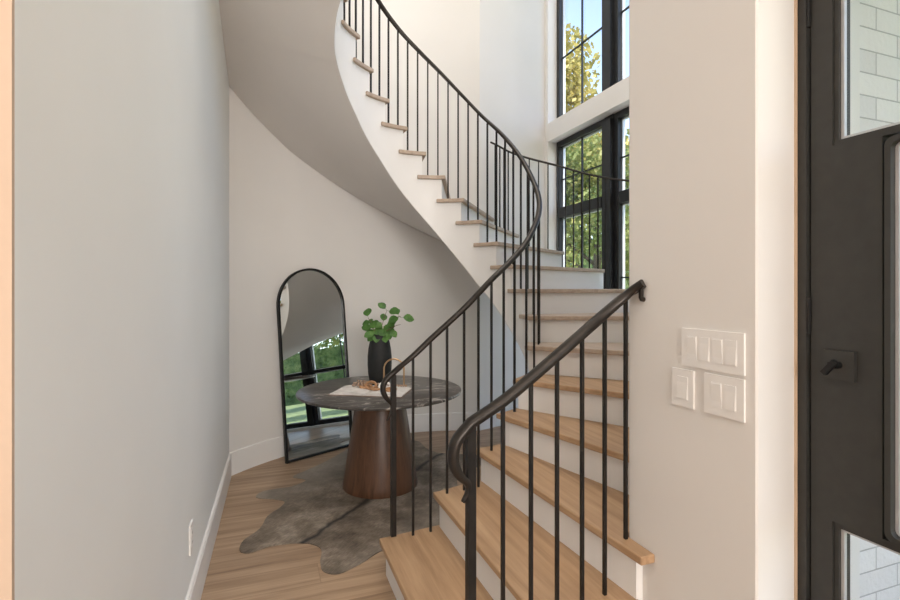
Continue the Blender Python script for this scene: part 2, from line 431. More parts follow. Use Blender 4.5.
# ------------------------------------------------------------------ windows
def window(name, z0, z1, transoms, mh):
    w = empty(name, (3.1, 3.4, z0)); w['kind'] = 'structure'
    units = [(4.05, 4.92), (2.84, 3.92), (1.85, 2.76)]
    X0, X1 = 3.115, 3.185
    for (ya, yb) in units:
        bm = bmesh.new()
        plate(bm, (ya, yb, z0, z1), [(ya + .055, yb - .055, z0 + .06, z1 - .06)], lambda a, b, t: (t, a, b), X0, X1)
        obj('frame', bm, M['winframe'], w)
        zs = [z0 + .06] + [t for t, _ in transoms] + [z1 - .06]
        hw = [0] + [h for _, h in transoms] + [0]
        for t, h in transoms:
            mbox('transom', M['winframe'], w, X0 - (.01 if h > .03 else 0), X1, ya + .055, yb - .055, t - h, t + h)
        # light sash stops inside the frame
        for k in range(len(zs) - 1):
            za = zs[k] + hw[k]; zb = zs[k + 1] - hw[k + 1]
            bm = bmesh.new()
            plate(bm, (ya + .055, yb - .055, za, zb), [(ya + .066, yb - .066, za + .011, zb - .011)], lambda a, b, t: (t, a, b), X0 + .045, X1 + .005)
            obj('sash_stop', bm, M['alu'], w)
            ym = (ya + yb) / 2
            bm = bmesh.new()
            if zb - za > 0.5: box(bm, X0 + .03, X0 + .05, ym - .006, ym + .006, za, zb)
            for mz in mh:
                if za + .15 < mz < zb - .15: box(bm, X0 + .031, X0 + .049, ya + .055, yb - .055, mz - .006, mz + .006)
            if bm.verts: obj('muntin', bm, M['winframe'], w)
            else: bm.free()
            mbox('pane', M['glass'], w, X0 + .052, X0 + .056, ya + .056, yb - .056, za + .002, zb - .002)
    for (ya, yb) in ((3.92, 4.05), (2.76, 2.84)):
        bm = bmesh.new()
        box(bm, X0 - .01, X1, ya, yb, z0, z1); box(bm, 3.075, X0, ya + .01, yb - .01, z0, z1 - .04)
        obj('mullion', bm, M['winframe'], w)
    return w
window('window_1', 0.03, 3.11, [(0.80, .022), (2.30, .055)], [1.55, 2.68])
window('window_2', 3.315, 5.6, [], [4.05])

# ------------------------------------------------------------------ entrance door
D = empty('door_1', (1.42, 0.43, 0)); D['kind'] = 'structure'
XD = 1.40
upper = (0.0, 0.885, 1.81, 2.32); mid = (0.12, 0.765, 0.83, 1.797); low = (0.0, 0.885, 0.13, 0.822)
hol = [upper, low, (0.113, 0.771, 0.829, 1.803)]
bm = bmesh.new(); plate(bm, (-0.10, 0.940, 0.012, 2.46), hol, lambda a, b, t: (t, a, b), XD, XD + .05)
obj('leaf', bm, M['door'], D)
def rrect(a0, a1, b0, b1, r, n=5):
    out = []
    for (ca, cb, s) in ((a1 - r, b1 - r, 0), (a0 + r, b1 - r, 90), (a0 + r, b0 + r, 180), (a1 - r, b0 + r, 270)):
        for k in range(n + 1):
            t = R(s + 90 * k / n); out.append((ca + r * math.cos(t), cb + r * math.sin(t)))
    return out
def lite(rect, rad, w, x0, x1):
    a0_, a1_, b0_, b1_ = rect
    o = rrect(a0_, a1_, b0_, b1_, rad); i = rrect(a0_ + w, a1_ - w, b0_ + w, b1_ - w, max(rad - w * .4, .002))
    bm = bmesh.new(); n = len(o)
    V = [[bm.verts.new((x, p[0], p[1])) for p in ring] for x, ring in ((x0, o), (x0, i), (x1, i), (x1, o))]
    for k in range(4):
        for q in range(n):
            bm.faces.new((V[k][q], V[k][(q + 1) % n], V[(k + 1) % 4][(q + 1) % n], V[(k + 1) % 4][q]))
    return bm
for rect, rad, lip in ((upper, .003, .004), (low, .003, .004), (mid, .02, .012)):
    f = obj('glazing_bead', lite(rect, rad, .013, XD + (.006 if rad < .01 else -.004), XD + .05), M['door'], D)
    i2 = (rect[0] + .0128, rect[1] - .0128, rect[2] + .0128, rect[3] - .0128)
    s_ = obj('spacer', lite(i2, .002, .008, XD + .014, XD + .024), M['alu'], D)
    g = mbox('glass_pane', M['glass'], D, XD + .017, XD + .021, i2[0], i2[1], i2[2], i2[3])
bm = bmesh.new()
plate(bm, (-0.14, 0.97, 0, 2.5), [(-.105, 0.945, 0, 2.465)], lambda a, b, t: (t, a, b), 1.388, 1.56)
obj('door_frame', bm, M['door'], D)
plate_c = (0.865, 1.237)
dx = XD - .012
lp = mbox('lock_plate', M['door'], D, dx, XD, 0.826, 0.901, 1.198, 1.274, bev=.0015)
bm = bmesh.new(); tube(bm, [(dx, .862, 1.237), (dx - .022, .862, 1.237)], .009, 14)
box(bm, dx - .034, dx - .022, .855, .869, 1.208, 1.252); bevel(bm, .002, 1)
bmesh.ops.rotate(bm, verts=bm.verts, cent=(dx, .862, 1.237), matrix=Matrix.Rotation(R(40), 3, 'X'))
obj('thumb_turn', bm, M['black'], lp, smooth=True, angle=30)
bm = bmesh.new(); tube(bm, [(dx + .001, .884, 1.239), (dx - .003, .884, 1.239)], .004, 10)
obj('screw', bm, M['black'], lp)
for hz in (0.34, 1.36, 2.2):
    bm = bmesh.new(); tube(bm, [(XD - .004, .944, hz - .05), (XD - .004, .944, hz + .05)], .006, 10)
    obj('hinge', bm, M['black'], D)

# ------------------------------------------------------------------ switches and outlet
def switch_plate(name, label, y0, y1, zc, n, rocker_h=.067, cat='light switch', grp=None):
    ym = (y0 + y1) / 2
    e = empty(name, (1.235, ym, zc)); tag(e, label, cat, grp)
    mbox('plate', M['plastic'], e, 1.2285, 1.235, y0, y1, zc - .0585, zc + .0585, bev=.0025)
    for k in range(n):
        c = ym + (k - (n - 1) / 2) * .046
        if n == 1: w = .02
        else: w = .0165
        fr = mbox('insert', M['trim'], e, 1.2275, 1.2290, c - w - .002, c + w + .002, zc - .036, zc + .036, bev=.0006)
        bm = bmesh.new(); box(bm, 1.2255, 1.229, c - w, c + w, zc - .033, zc + .033)
        for v in bm.verts:
            if v.co.x < 1.227: v.co.x += .0026 * (0.5 + (v.co.z - zc) / .066) * (1 if k % 2 == 0 else -1) + (0 if k % 2 == 0 else .0026)
        bevel(bm, .0008, 1)
        obj('rocker', bm, M['plastic'], e)
switch_plate('light_switch', 'wide white four-gang rocker switch plate, topmost on the wall beside the black door', 1.0037, 1.222, 1.2535, 4, grp='switch plates by the door')
switch_plate('light_switch', 'white two-gang switch plate directly under the four-gang plate', 1.0037, 1.1357, 1.126, 2, grp='switch plates by the door')
switch_plate('light_switch', 'narrow white single switch plate left of the two-gang plate', 1.176, 1.262, 1.124, 1, grp='switch plates by the door')
XO = wl(1.98)
e = empty('wall_outlet', (XO, 2.39, 0.38)); tag(e, 'white electrical outlet plate low on the grey-white left wall', 'outlet')
YO = 2.39; XO = wl(YO)
mbox('plate', M['plastic'], e, XO - .001, XO + .0065, YO - .0375, YO + .0375, .312, .436, bev=.0025)
for dz in (-.02, .02):
    s_ = mbox('receptacle', M['plastic'], e, XO + .006, XO + .0082, YO - .0175, YO + .0175, .374 + dz - .0155, .374 + dz + .0155, bev=.001)
    for dy in (-.007, .007):
        mbox('slot', M['black'], s_, XO + .0075, XO + .0086, YO + dy - .001, YO + dy + .001, .374 + dz - .005, .374 + dz + .005)

# ------------------------------------------------------------------ staircase geometry
CI = (1.083, 3.198)
TH = {3: -85, 4: -71, 5: -57, 6: -37, 7: -21, 8: -5, 9: 10}
for n in range(10, 30): TH[n] = 24.4 + 14.25 * (n - 10)
TOP = 23
def ZN(n): return n * RISE + max(0.0, n - 12) * .0065
def theta(t): ks = sorted(TH); return interp(t, ks, [TH[k] for k in ks])
def inner(t, off=0.0, r0=None):
    """stringer face line; off>0 moves away from the well into the stair"""
    if t >= 3:
        a = R(theta(t)); r = (r0 or interp(theta(t), [-200, 138, 168, 300], [.628, .628, .668, .668])) + off
        return Vector((CI[0] + r * math.cos(a), CI[1] + r * math.sin(a)))
    p3 = Vector((CI[0] + (.628 + off) * math.cos(R(-85)), CI[1] + (.628 + off) * math.sin(R(-85))))
    p2 = Vector((.866, 2.500 - off)); p1 = Vector((.570, 2.468 - off))
    return p2 + (p3 - p2) * (t - 2) if t > 2 else p1 + (p2 - p1) * (t - 1)
OUT = {1: (.570, 1.40), 2: (.866, 1.40), 3: (1.205, 1.40), 4: (1.55, 1.50), 5: (2.15, 1.50), 6: (2.70, 1.62), 7: (2.9, 2.45), 8: (2.9, 3.12), 9: (2.875, 3.765), 10: (2.665, 4.12), 11: (2.34, 4.42)}
for n in range(12, 30):
    a = R(TH[n]); d = Vector((math.cos(a), math.sin(a))); c = Vector(CI) - Vector(CO)
    b_ = d.dot(c); q = math.sqrt(b_ * b_ - (c.dot(c) - (RO - .008) ** 2)); s_ = -b_ + q
    OUT[n] = (CI[0] + d.x * s_, CI[1] + d.y * s_)
OP = catmull([(*OUT[n], 0) for n in range(7, 30)], 10)
def clampout(p):
    x, y = p
    v = Vector((x - CO[0], y - CO[1]))
    if y > 4.2 and v.length > RO - .008: v *= (RO - .008) / v.length; x, y = CO[0] + v.x, CO[1] + v.y
    return Vector((max(x, wl(y) - .004), y))
def outer(t):
    if t >= 7:
        i = (t - 7) * 10; k = min(int(i), len(OP) - 2); f = i - k
        p = OP[k] + (OP[k + 1] - OP[k]) * f
        return clampout((p.x, p.y))
    if t <= 3:
        n = min(int(t), 2); a, b = Vector(OUT[n]), Vector(OUT[n + 1])
        return a + (b - a) * (t - n)
    n = int(t); a, b = Vector(OUT[n]), Vector(OUT[min(n + 1, 7)])
    p = a + (b - a) * (t - n)
    if n == 3: # jog past the wall end
        p = Vector((a.x + (b.x - a.x) * (t - 3), 1.40 if a.x + (b.x - a.x) * (t - 3) < 1.225 else 1.50))
    return p
ZI = ([-85, -60, -37, -18, 6, 20.6, 29.7, 39.6, 73.6, 98.3, 114.6, 136.3, 153.9, 170, 185, 210, 260],
      [0.02, .38, .68, .888, 1.09, 1.255, 1.365, 1.475, 1.925, 2.225, 2.44, 2.68, 2.87, 3.02, 3.14, 3.30, 3.5])
def zin(t):
    if t < 3: return 0.0
    return max(0.0, interp(theta(t), *ZI))
def zout(t):
    if t < 4.6: return 0.0
    p = outer(t); a = math.degrees(math.atan2(p.y - CO[1], p.x - CO[0]))
    if a < -120 and t > 10: a += 360
    if a > 139: return min(3.03 + .0135 * (a - 139), t * RISE - .10)
    return max(0.0, interp(a, [-70, -45, -14, 8, 30, 55, 83.7, 104, 121, 133, 139], [.35, .66, 1.0, 1.18, 1.31, 1.60, 2.037, 2.362, 2.655, 2.905, 3.03]))

ST = empty('staircase', (1.0, 2.0, 0)); tag(ST, 'curved white staircase with oak treads winding up past the window', 'staircase')
SUB = 8
# treads, risers
for n in range(1, TOP):
    z1 = ZN(n); z0 = z1 - .030
    ts = [n + k / SUB for k in range(SUB + 1)]
    if n == 3: ts = [3, 3.06, 3.075, 3.3, 3.6, 4.0]
    pi = [inner(t, -.022) for t in ts]
    po = [outer(t) for t in ts]
    # nosing: shift the front line towards the descending side by 3 cm
    def fwd(n):
        a, b = inner(n), outer(n); d = (b - a).normalized()
        f = Vector((d.y, -d.x)); q = inner(n - .3) - a if n > 1 else Vector((-1, 0))
        return f if f.dot(q) > 0 else -f
    f0 = fwd(n) * .030; f1 = fwd(n + 1) * -.012
    if n <= 3:
        for k in range(len(po)):
            if po[k].y < 1.45: po[k].y = 1.345
    pi2 = [pi[0] + f0] + pi[:-1] + [pi[-1] + f1]
    if n >= 9: pi2 = [pi[0] + f0] + pi + [pi[-1] + f1 * 3.4, inner(n + 1, -.001) + f1 * 3.4, inner(n + 1, -.001) + f1]
    po2 = [po[0] + f0] + po[:-1] + [po[-1] + f1]
    if n == 3:
        po2 = [Vector((1.175, 1.340)), Vector((1.234, 1.340)), Vector((1.234, 1.50)), po[-1] + f1]
    if n >= 12: po2 = [clampout((p.x, p.y)) for p in po2]
    poly = [tuple(p) for p in pi2] + [tuple(p) for p in reversed(po2)]
    bm = bmesh.new(); prism(bm, poly, z0, z1)
    bmesh.ops.remove_doubles(bm, verts=bm.verts, dist=.0008)
    bevel(bm, .007, 3)
    obj('tread', bm, M['tread'] if n <= 5 else M['treadu'], ST)
    g = fwd(n) * -.018; a, b = inner(n, .0505), outer(n); b = b + (a - b).normalized() * (.0405 if n != 3 else 0)
    bm = bmesh.new()
    prism(bm, [tuple(a), tuple(b), tuple(b + g), tuple(a + g)], ZN(n - 1), z0)
    obj('riser', bm, M['trim'], ST)
# inner stringer: closed white skirt stepping under the treads
bm = bmesh.new()
def zt(n): return ZN(n) - .030
for n in range(1, TOP):
    secs = []
    for k in range(SUB + 1):
        t = n + k / SUB
        a, b = inner(t), inner(t, .05); zb = min(zin(t), zt(n) - .01)
        secs.append([(a.x, a.y, zb), (b.x, b.y, min(zb + .03, zt(n) - .005) if zb > .05 else zb), (b.x, b.y, zt(n)), (a.x, a.y, zt(n))])
    solid_strip(bm, secs)
obj('inner_stringer', bm, M['trim'], ST)
bm = bmesh.new()
for n in range(1, TOP):
    if n == 3: continue
    secs = []
    for k in range(SUB + 1):
        t = n + k / SUB
        a = outer(t); b = a + (inner(t) - a).normalized() * .04; zb = min(zout(t), zt(n) - .02)
        secs.append([(a.x, a.y, zb), (b.x, b.y, zb), (b.x, b.y, zt(n)), (a.x, a.y, zt(n))])
    solid_strip(bm, secs)
# cheek of the third step beside the wall end
prism(bm, [(1.2055, 1.401), (1.234, 1.401), (1.234, 1.49), (1.2055, 1.49)], 0, zt(3) - .001)
obj('outer_stringer', bm, M['trim'], ST)
# soffit: ruled underside
bm = bmesh.new(); W = 10
grid = []
for k in range(int((TOP - 4.625) * 8) + 1):
    t = 4.625 + k / 8; a, b = inner(t, .001), outer(t); b = b + (b - a).normalized() * .004; za, zb = zin(t) - .007, zout(t) - .007
    row = []
    for j in range(W + 1):
        s_ = j / W; p = a + (b - a) * s_
        row.append((bm.verts.new((p.x, p.y, za + (zb - za) * s_)), bm.verts.new((p.x, p.y, za + (zb - za) * s_ + .006))))
    grid.append(row)
for r0_, r1_ in zip(grid, grid[1:]):
    for j in range(W):
        bm.faces.new((r0_[j][0], r0_[j + 1][0], r1_[j + 1][0], r1_[j][0]))
        bm.faces.new((r0_[j][1], r1_[j][1], r1_[j + 1][1], r0_[j + 1][1]))
    for j in (0, W):
        bm.faces.new((r0_[j][0], r1_[j][0], r1_[j][1], r0_[j][1]))
for row in (grid[0], grid[-1]):
    for j in range(W): bm.faces.new((row[j][0], row[j][1], row[j + 1][1], row[j + 1][0]))
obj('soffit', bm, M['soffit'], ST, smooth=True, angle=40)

# ------------------------------------------------------------------ railings
def bar(bm, x, y, z0, z1, w, ang):
    c, s = math.cos(ang) * w / 2, math.sin(ang) * w / 2
    prism(bm, [(x + c - s, y + s + c), (x - c - s, y - s + c), (x - c + s, y - s - c), (x + c + s, y + s - c)], z0, z1)
def profile(w, h):
    a, b = w / 2, h / 2
    return [(-a, -b * .5), (-a * .8, -b), (a * .8, -b), (a, -b * .5), (a, b * .1), (a * .82, b * .62), (a * .4, b), (-a * .4, b), (-a * .82, b * .62), (-a, b * .1)]
def railing(name, label, grp, path, posts, newel, prof, barw, scales=None, sides=None, extra=None):
    """path: list of Vectors (centre of handrail); posts: (x,y,zfoot,ztop)"""
    e = empty(name, (posts[0][0], posts[0][1], posts[0][2])); tag(e, label, 'railing', grp)
    bm = bmesh.new(); sweep(bm, path, prof, scales, sides)
    obj('handrail', bm, M['rail'], e, smooth=True, angle=35)
    for (x, y, z0, z1, ang) in posts:
        bm = bmesh.new(); bar(bm, x, y, z0, z1, barw, ang)
        obj('baluster', bm, M['iron'], e)
    if newel:
        x, y, z0, z1, w = newel
        bm = bmesh.new(); bar(bm, x, y, z0, z1, w, 0); obj('newel_post', bm, M['iron'], e)
    return e
# --- inner railing around the well
def rbal(th): return interp(th, [-90, -57, -20, 20, 60, 120, 200], [.64, .655, .695, .675, .66, .66, .66])
def polar(th, r): return Vector((CI[0] + r * math.cos(R(th)), CI[1] + r * math.sin(R(th))))
rp = [(.560, 2.490, .962), (.613, 2.488, 1.012), (.709, 2.46, 1.096), (.805, 2.466, 1.178), (.90, 2.477, 1.253), (1.0, 2.485, 1.335), (1.09, 2.50, 1.415), (1.18, 2.525, 1.492), (1.275, 2.565, 1.56)]
for th, z in ((-62, 1.645), (-54, 1.715), (-45, 1.805), (-32, 1.93), (-19, 2.07), (-6, 2.245), (8, 2.44), (23, 2.63), (38.5, 2.806), (53.5, 3.0), (68.5, 3.19), (83, 3.35), (98, 3.50), (114, 3.665), (130, 3.85), (150, 4.08), (170, 4.32), (190, 4.56), (205, 4.74)):
    p = polar(th, rbal(th)); rp.append((p.x, p.y, z))
body = catmull(rp, 6)
tongue = catmull([(.580, 2.490, .77), (.602, 2.490, .81), (.606, 2.490, .848), (.575, 2.490, .885), (.558, 2.490, .928), (.572, 2.490, .975), (.613, 2.488, 1.012)], 6)
path = tongue + body[7:]
nt_c = len(tongue)
sc = [0.35 + 0.65 * min(1, i / (nt_c * .55)) for i in range(nt_c)] + [1.0] * (len(path) - nt_c)
sd = [Vector((0, -1, 0))] * (nt_c + 2) + [None] * (len(path) - nt_c - 2)
def zrail(x, y):
    b = min(body, key=lambda p: (p.x - x) ** 2 + (p.y - y) ** 2); return b.z
def zrail_th(th): 
    best = min((p for p in body if p.x > -9), key=lambda p: abs(((math.degrees(math.atan2(p.y - CI[1], p.x - CI[0])) - th + 180) % 360) - 180) + (0 if abs(p.z - (.855 + .18 * tth(th))) < .6 else 99))
    return best.z
def tth(th):
    ks = sorted(TH); return interp(th, [TH[k] for k in ks], ks)
posts = []
for (x, y, n) in ((.709, 2.46, 1), (.805, 2.466, 1), (.90, 2.477, 2), (1.0, 2.485, 2), (1.09, 2.50, 2), (1.18, 2.525, 3), (1.275, 2.565, 3)):
    posts.append((x, y, n * RISE, zrail(x, y) - .008, 0))
ths = [(-61, 4), (-52.5, 5), (-42, 5), (-32, 6), (-23.5, 6)]
ths = [(-64, 4)] + [(-53, 5), (-43, 5), (-33, 6), (-27, 6), (-23.5, 6)]
for n in range(7, TOP):
    w = TH[n + 1] - TH[n]
    ths += [(TH[n] + .2 * w, n), (TH[n] + .70 * w, n)]
for th, n in ths:
    if th > 203: continue
    p = polar(th, rbal(th))
    posts.append((p.x, p.y, ZN(n), zrail_th(th) - .008, R(th)))
railing('stair_railing', 'long black iron railing curving up the inner side of the staircase from beside the table', 'stair railings', path, posts,
        (.613, 2.488, RISE, 1.0, .026), profile(.036, .025), .0112, sc, sd)
# --- right-hand railing ending on the wall
Y2 = 1.46
rp = [(.61, Y2, 1.012), (.723, Y2, 1.073), (.826, Y2, 1.142), (.926, Y2, 1.212), (1.026, Y2, 1.283), (1.12, Y2, 1.350), (1.198, 1.436, 1.416), (1.227, 1.388, 1.455)]
body2 = catmull(rp, 6)
tongue2 = catmull([(.582, Y2, .765), (.600, Y2, .795), (.598, Y2, .822), (.566, Y2, .855), (.549, Y2, .902), (.560, Y2, .958), (.61, Y2, 1.012)], 6)
path2 = tongue2 + body2[1:]
n2 = len(tongue2)
sc2 = [0.35 + 0.65 * min(1, i / (n2 * .55)) for i in range(n2)] + [1.0] * (len(path2) - n2)
sd2 = [Vector((0, -1, 0))] * (n2 + 2) + [None] * (len(path2) - n2 - 2)
posts2 = []
for x, n in ((.723, 1), (.826, 1), (.926, 2), (1.026, 2), (1.12, 2), (1.212, 3)):
    z = min(body2, key=lambda p: abs(p.x - x)).z - .01
    posts2.append((x, Y2 if n < 3 else 1.462, n * RISE, z, 0))
e2 = railing('stair_railing', 'short black iron railing in front with scrolled newel, ending on the right wall', 'stair railings', path2, posts2,
             (.61, Y2, RISE, 1.005, .027), profile(.044, .030), .0114, sc2, sd2)
bm = bmesh.new(); tube(bm, [(1.223, 1.396, 1.445), (1.223, 1.396, 1.405), (1.225, 1.396, 1.400), (1.236, 1.396, 1.398)], .0085, 10)
obj('wall_bracket', bm, M['rail'], e2, smooth=True, angle=40)
# --- outer guard rail in front of the window
gp, gposts = [], []
def zg(t): return t * RISE + (.83 if t < 9 else .83 - (t - 9) * .022)
def guard(t):
    p = outer(t); q = inner(t); return p + (q - p).normalized() * .055
for k in range(5 * 4, int(12.0 * 4) + 1):
    t = k / 4; p = guard(t); gp.append(Vector((p.x, p.y, zg(t))))
for n in range(5, 13):
    for fr in ((.12, .38, .62, .88) if n < 9 else (.05, .25, .45, .65, .85)):
        t = n + fr
        if t > 11.95: continue
        p = guard(t); q = guard(t + .05)
        gposts.append((p.x, p.y, n * RISE, zg(t) - .006, math.atan2(q.y - p.y, q.x - p.x)))
railing('stair_railing', 'thin black guard railing on the outer stair edge in front of the tall window', 'stair railings', catmull(gp, 2), gposts, None, profile(.028, .018), .0105)

# ------------------------------------------------------------------ table
TC = (0.797, 3.63, 0.0); TZ = .705
T = empty('pedestal_table', TC); tag(T, 'round table with dark veined marble top on a tapered walnut pedestal', 'table')
bm = bmesh.new()
lathe(bm, [(.583, -.022), (.594, -.018), (.597, -.010), (.594, -.003), (.588, 0)], (TC[0], TC[1], TZ), 96)
obj('table_top', bm, M['marble'], T, smooth=True, angle=40)
bm = bmesh.new()
lathe(bm, [(.272, .006), (.274, .014), (.268, .05), (.172, TZ - .03), (.169, TZ - .022)], TC, 72)
obj('pedestal', bm, M['walnut'], T, smooth=True, angle=40)

# vase
VC = (0.826, 3.789, TZ)
V = bmesh.new()
lathe(V, [(.052, 0), (.064, .004), (.078, .03), (.088, .09), (.0925, .16), (.092, .22), (.086, .28), (.076, .33), (.063, .37), (.055, .388), (.051, .392), (.046, .388), (.046, .375)], VC, 48)
tag(obj('vase', V, M['vase'], None, VC, smooth=True, angle=60), 'tall matte black tapered vase holding leafy branches on the table', 'vase')
# branches
def leafdisc(bm, c, nrm, up, L_, W_):
    nrm = nrm.normalized(); up = (up - nrm * up.dot(nrm)).normalized(); sd_ = up.cross(nrm)
    rows = []
    prof_ = [(0, .05), (.12, .55), (.32, .95), (.55, 1.0), (.78, .72), (.93, .3), (1.0, .03)]
    for t, w in prof_:
        c0 = c + up * (t * L_) - nrm * (.12 * L_ * t * t)
        lift = nrm * (.10 * W_ * w)
        rows.append([bm.verts.new(c0 - sd_ * (w * W_ / 2) + lift), bm.verts.new(c0), bm.verts.new(c0 + sd_ * (w * W_ / 2) + lift)])
    for a, b in zip(rows, rows[1:]):
        for j in (0, 1): bm.faces.new((a[j], a[j + 1], b[j + 1], b[j]))
CR = Vector((.938, -.347, 0)); CF = Vector((.347, .938, 0)); UP = Vector((0, 0, 1))
def branch(label, pts, leaves):
    base = Vector((VC[0], VC[1], TZ + .30))
    P = [base + CR * a + CF * b + UP * c for a, b, c in pts]
    cur = catmull(P, 6)
    e = empty('leafy_branch', base); tag(e, label, 'branch', 'leafy branches in the vase')
    bm = bmesh.new(); tube(bm, cur, .0032, 6, .0016); obj('stem', bm, M['stem'], e, smooth=True)
    bm = bmesh.new()
    for (f, da, db, dc, L_) in leaves:
        p = cur[min(int(f * (len(cur) - 1)), len(cur) - 1)]
        d = (CR * da + CF * db + UP * dc).normalized()
        p1 = p + d * .018
        tube(bm, [p, p1], .0011, 4)
        nrm = (UP * .55 - CF * (.75 + random.uniform(-.2, .2)) + CR * random.uniform(-.4, .4))
        leafdisc(bm, p1, nrm, d, L_ * 1.25, L_ * 1.05)
    obj('foliage', bm, M['leaf'], e, smooth=True)
branch('leafy branch at the far left of the vase with one raised leaf', [(0, 0, 0), (-.015, .0, .1), (-.05, 0, .16), (-.085, -.01, .21)],
       [(1.0, -.3, 0, 1, .068), (.8, -.8, -.2, .1, .05), (.62, -1, 0, -.35, .055), (.62, .4, -.5, .3, .05), (.5, -.7, -.3, -.7, .06), (.72, -.5, .3, .5, .05)])
branch('tallest leafy branch, rising above the middle of the vase', [(0, 0, 0), (.01, .01, .12), (.03, .01, .2), (.055, 0, .27)],
       [(1.0, -.5, 0, .6, .06), (1.0, .9, 0, -.25, .07), (.6, .3, -.4, .9, .055), (.5, -.8, -.2, .2, .06), (.45, .7, -.5, -.2, .06), (.55, -.3, -.6, -.3, .055), (.4, 0, -.8, -.4, .06)])
branch('longest branch arching right of the vase with round leaves at its tip', [(0, 0, 0), (.03, 0, .11), (.09, 0, .19), (.15, -.01, .225), (.165, -.01, .215)],
       [(1.0, .8, -.1, .1, .07), (.9, -.7, -.2, -.3, .065), (.75, -.3, -.3, .8, .05), (.35, .5, -.4, .6, .06), (.3, .8, -.4, -.3, .065), (.28, -.2, -.7, -.5, .06)])
branch('low leafy branch drooping over the front right rim of the vase', [(0, 0, 0), (.03, -.02, .09), (.08, -.03, .13), (.13, -.03, .155), (.165, -.03, .165)],
       [(.5, .6, -.2, -.8, .055), (.35, .1, -.6, -.7, .06), (.3, -.6, -.4, .3, .06), (.4, .5, 0, .8, .06), (.42, .3, -.5, -.6, .05)])
branch('short bushy sprig filling the mouth of the vase', [(0, 0, 0), (-.01, -.02, .07), (-.03, -.03, .11), (-.05, -.03, .135)],
       [(1.0, -.8, -.2, .3, .06), (.8, -.3, -.5, .8, .06), (.7, -.9, -.3, -.5, .06), (.6, .6, -.5, .3, .06), (.55, .1, -.8, -.4, .055), (.9, .5, -.2, .7, .055), (.5, -.5, -.6, -.1, .06), (.5, .8, -.3, .0, .055)])

# open book, garland, chain, arch
BC = Vector((0.712, 3.527, TZ)); bx = Vector((.87, -.494, 0)).normalized(); by = Vector((.494, .87, 0)).normalized()
def bpnt(a, b, c): return BC + bx * a + by * b + UP * c
B = empty('open_book', BC); tag(B, 'open picture book lying flat on the marble table', 'book')
bm = bmesh.new()
vs = [bpnt(a, b, c) for a in (-.262, .262) for b in (-.152, .152) for c in (0, .006)]
vv = [bm.verts.new(v) for v in vs]
for f in ((0, 1, 3, 2), (4, 6, 7, 5), (0, 4, 5, 1), (2, 3, 7, 6), (0, 2, 6, 4), (1, 5, 7, 3)): bm.faces.new([vv[i] for i in f])
obj('cover', bm, M['cover'], B)
for s_ in (-1, 1):
    bm = bmesh.new(); secs = []
    for k in range(11):
        u = k / 10; a = s_ * (.002 + .252 * u); h = .006 + .018 * (math.sin(math.pi * min(1, u * 1.15 + .05)) ** .6 * .75 + .25 * (1 - u)) if u < .83 else .006 + .015 * (1.35 - u)
        h = .007 + .016 * (1 - (abs(u - .35) / .65) ** 2 if u > .35 else (.4 + .6 * (u / .35)))
        secs.append([tuple(bpnt(a, -.147, .006)), tuple(bpnt(a, .147, .006)), tuple(bpnt(a, .147, h + .004)), tuple(bpnt(a, -.147, h + .004))])
    solid_strip(bm, secs)
    obj('pages', bm, M['page'], B, smooth=True, angle=30)
# bead garland: a coil on the left page then a strand along the back of the book
gl = []
for k in range(60):
    a = k / 60 * 2 * math.pi * 2.4
    gl.append(bpnt(-.10 + (.052 - .0003 * k) * math.cos(a) * 1.25, .055 + (.040 - .0003 * k) * math.sin(a), .030 + .0006 * k))
st = catmull([gl[-1], bpnt(-.02, .115, .042), bpnt(.06, .125, .034), bpnt(.14, .12, .032), bpnt(.215, .115, .030)], 12)
line = gl + st[1:]
G = empty('bead_garland', bpnt(-.10, .06, .026)); tag(G, 'string of small wooden beads coiled on the left page of the open book', 'beads')
bm = bmesh.new(); tube(bm, line[::2], .0016, 5); obj('cord', bm, M['stem'], G)
acc = 0; last = line[0]; cnt = 0; sph = None
for p in line[1:]:
    acc += (p - last).length; last = p
    if acc > .0185 and cnt < 70:
        acc = 0; cnt += 1
        if sph is None:
            bm = bmesh.new(); bmesh.ops.create_icosphere(bm, subdivisions=2, radius=.0085)
            sph = bpy.data.meshes.new('bead'); 
            for f in bm.faces: f.smooth = True
            bm.to_mesh(sph); bm.free(); sph.materials.append(M['bead'])
        o = bpy.data.objects.new('bead', sph); COL.objects.link(o); o.parent = G
        o.location = p - parent_world(G)
# wooden chain links across the spine
Ch = empty('wooden_chain', bpnt(.03, -.01, .024)); tag(Ch, 'short amber wooden chain of chunky links across the middle of the book', 'chain')
for k, (a, b, rz, tilt) in enumerate(((-.055, .035, 20, 10), (-.008, .005, -35, 65), (.045, -.02, 15, 8), (.10, -.01, -20, 60), (.15, -.045, 30, 8))):
    bm = bmesh.new(); ring = []
    for q in range(24):
        t = 2 * math.pi * q / 24; ring.append(Vector((.042 * math.cos(t), .026 * math.sin(t), 0)))
    mat_ = Matrix.Rotation(R(rz - 10), 3, 'Z') @ Matrix.Rotation(R(tilt), 3, 'X')
    base = bpnt(a, b, .034 + (.014 if tilt > 30 else 0))
    rings = []
    for q in range(24):
        c = ring[q]; t = (ring[(q + 1) % 24] - ring[q - 1]).normalized(); nn = Vector((t.y, -t.x, 0))
        rings.append([bm.verts.new(base + mat_ @ (c + nn * (.0095 * math.cos(2 * math.pi * s / 8)) + Vector((0, 0, .0095 * math.sin(2 * math.pi * s / 8))))) for s in range(8)])
    for q in range(24):
        A_, B_ = rings[q], rings[(q + 1) % 24]
        for s in range(8): bm.faces.new((A_[s], A_[(s + 1) % 8], B_[(s + 1) % 8], B_[s]))
    obj('link', bm, M['link'] if k != 3 else M['page'], Ch, smooth=True)
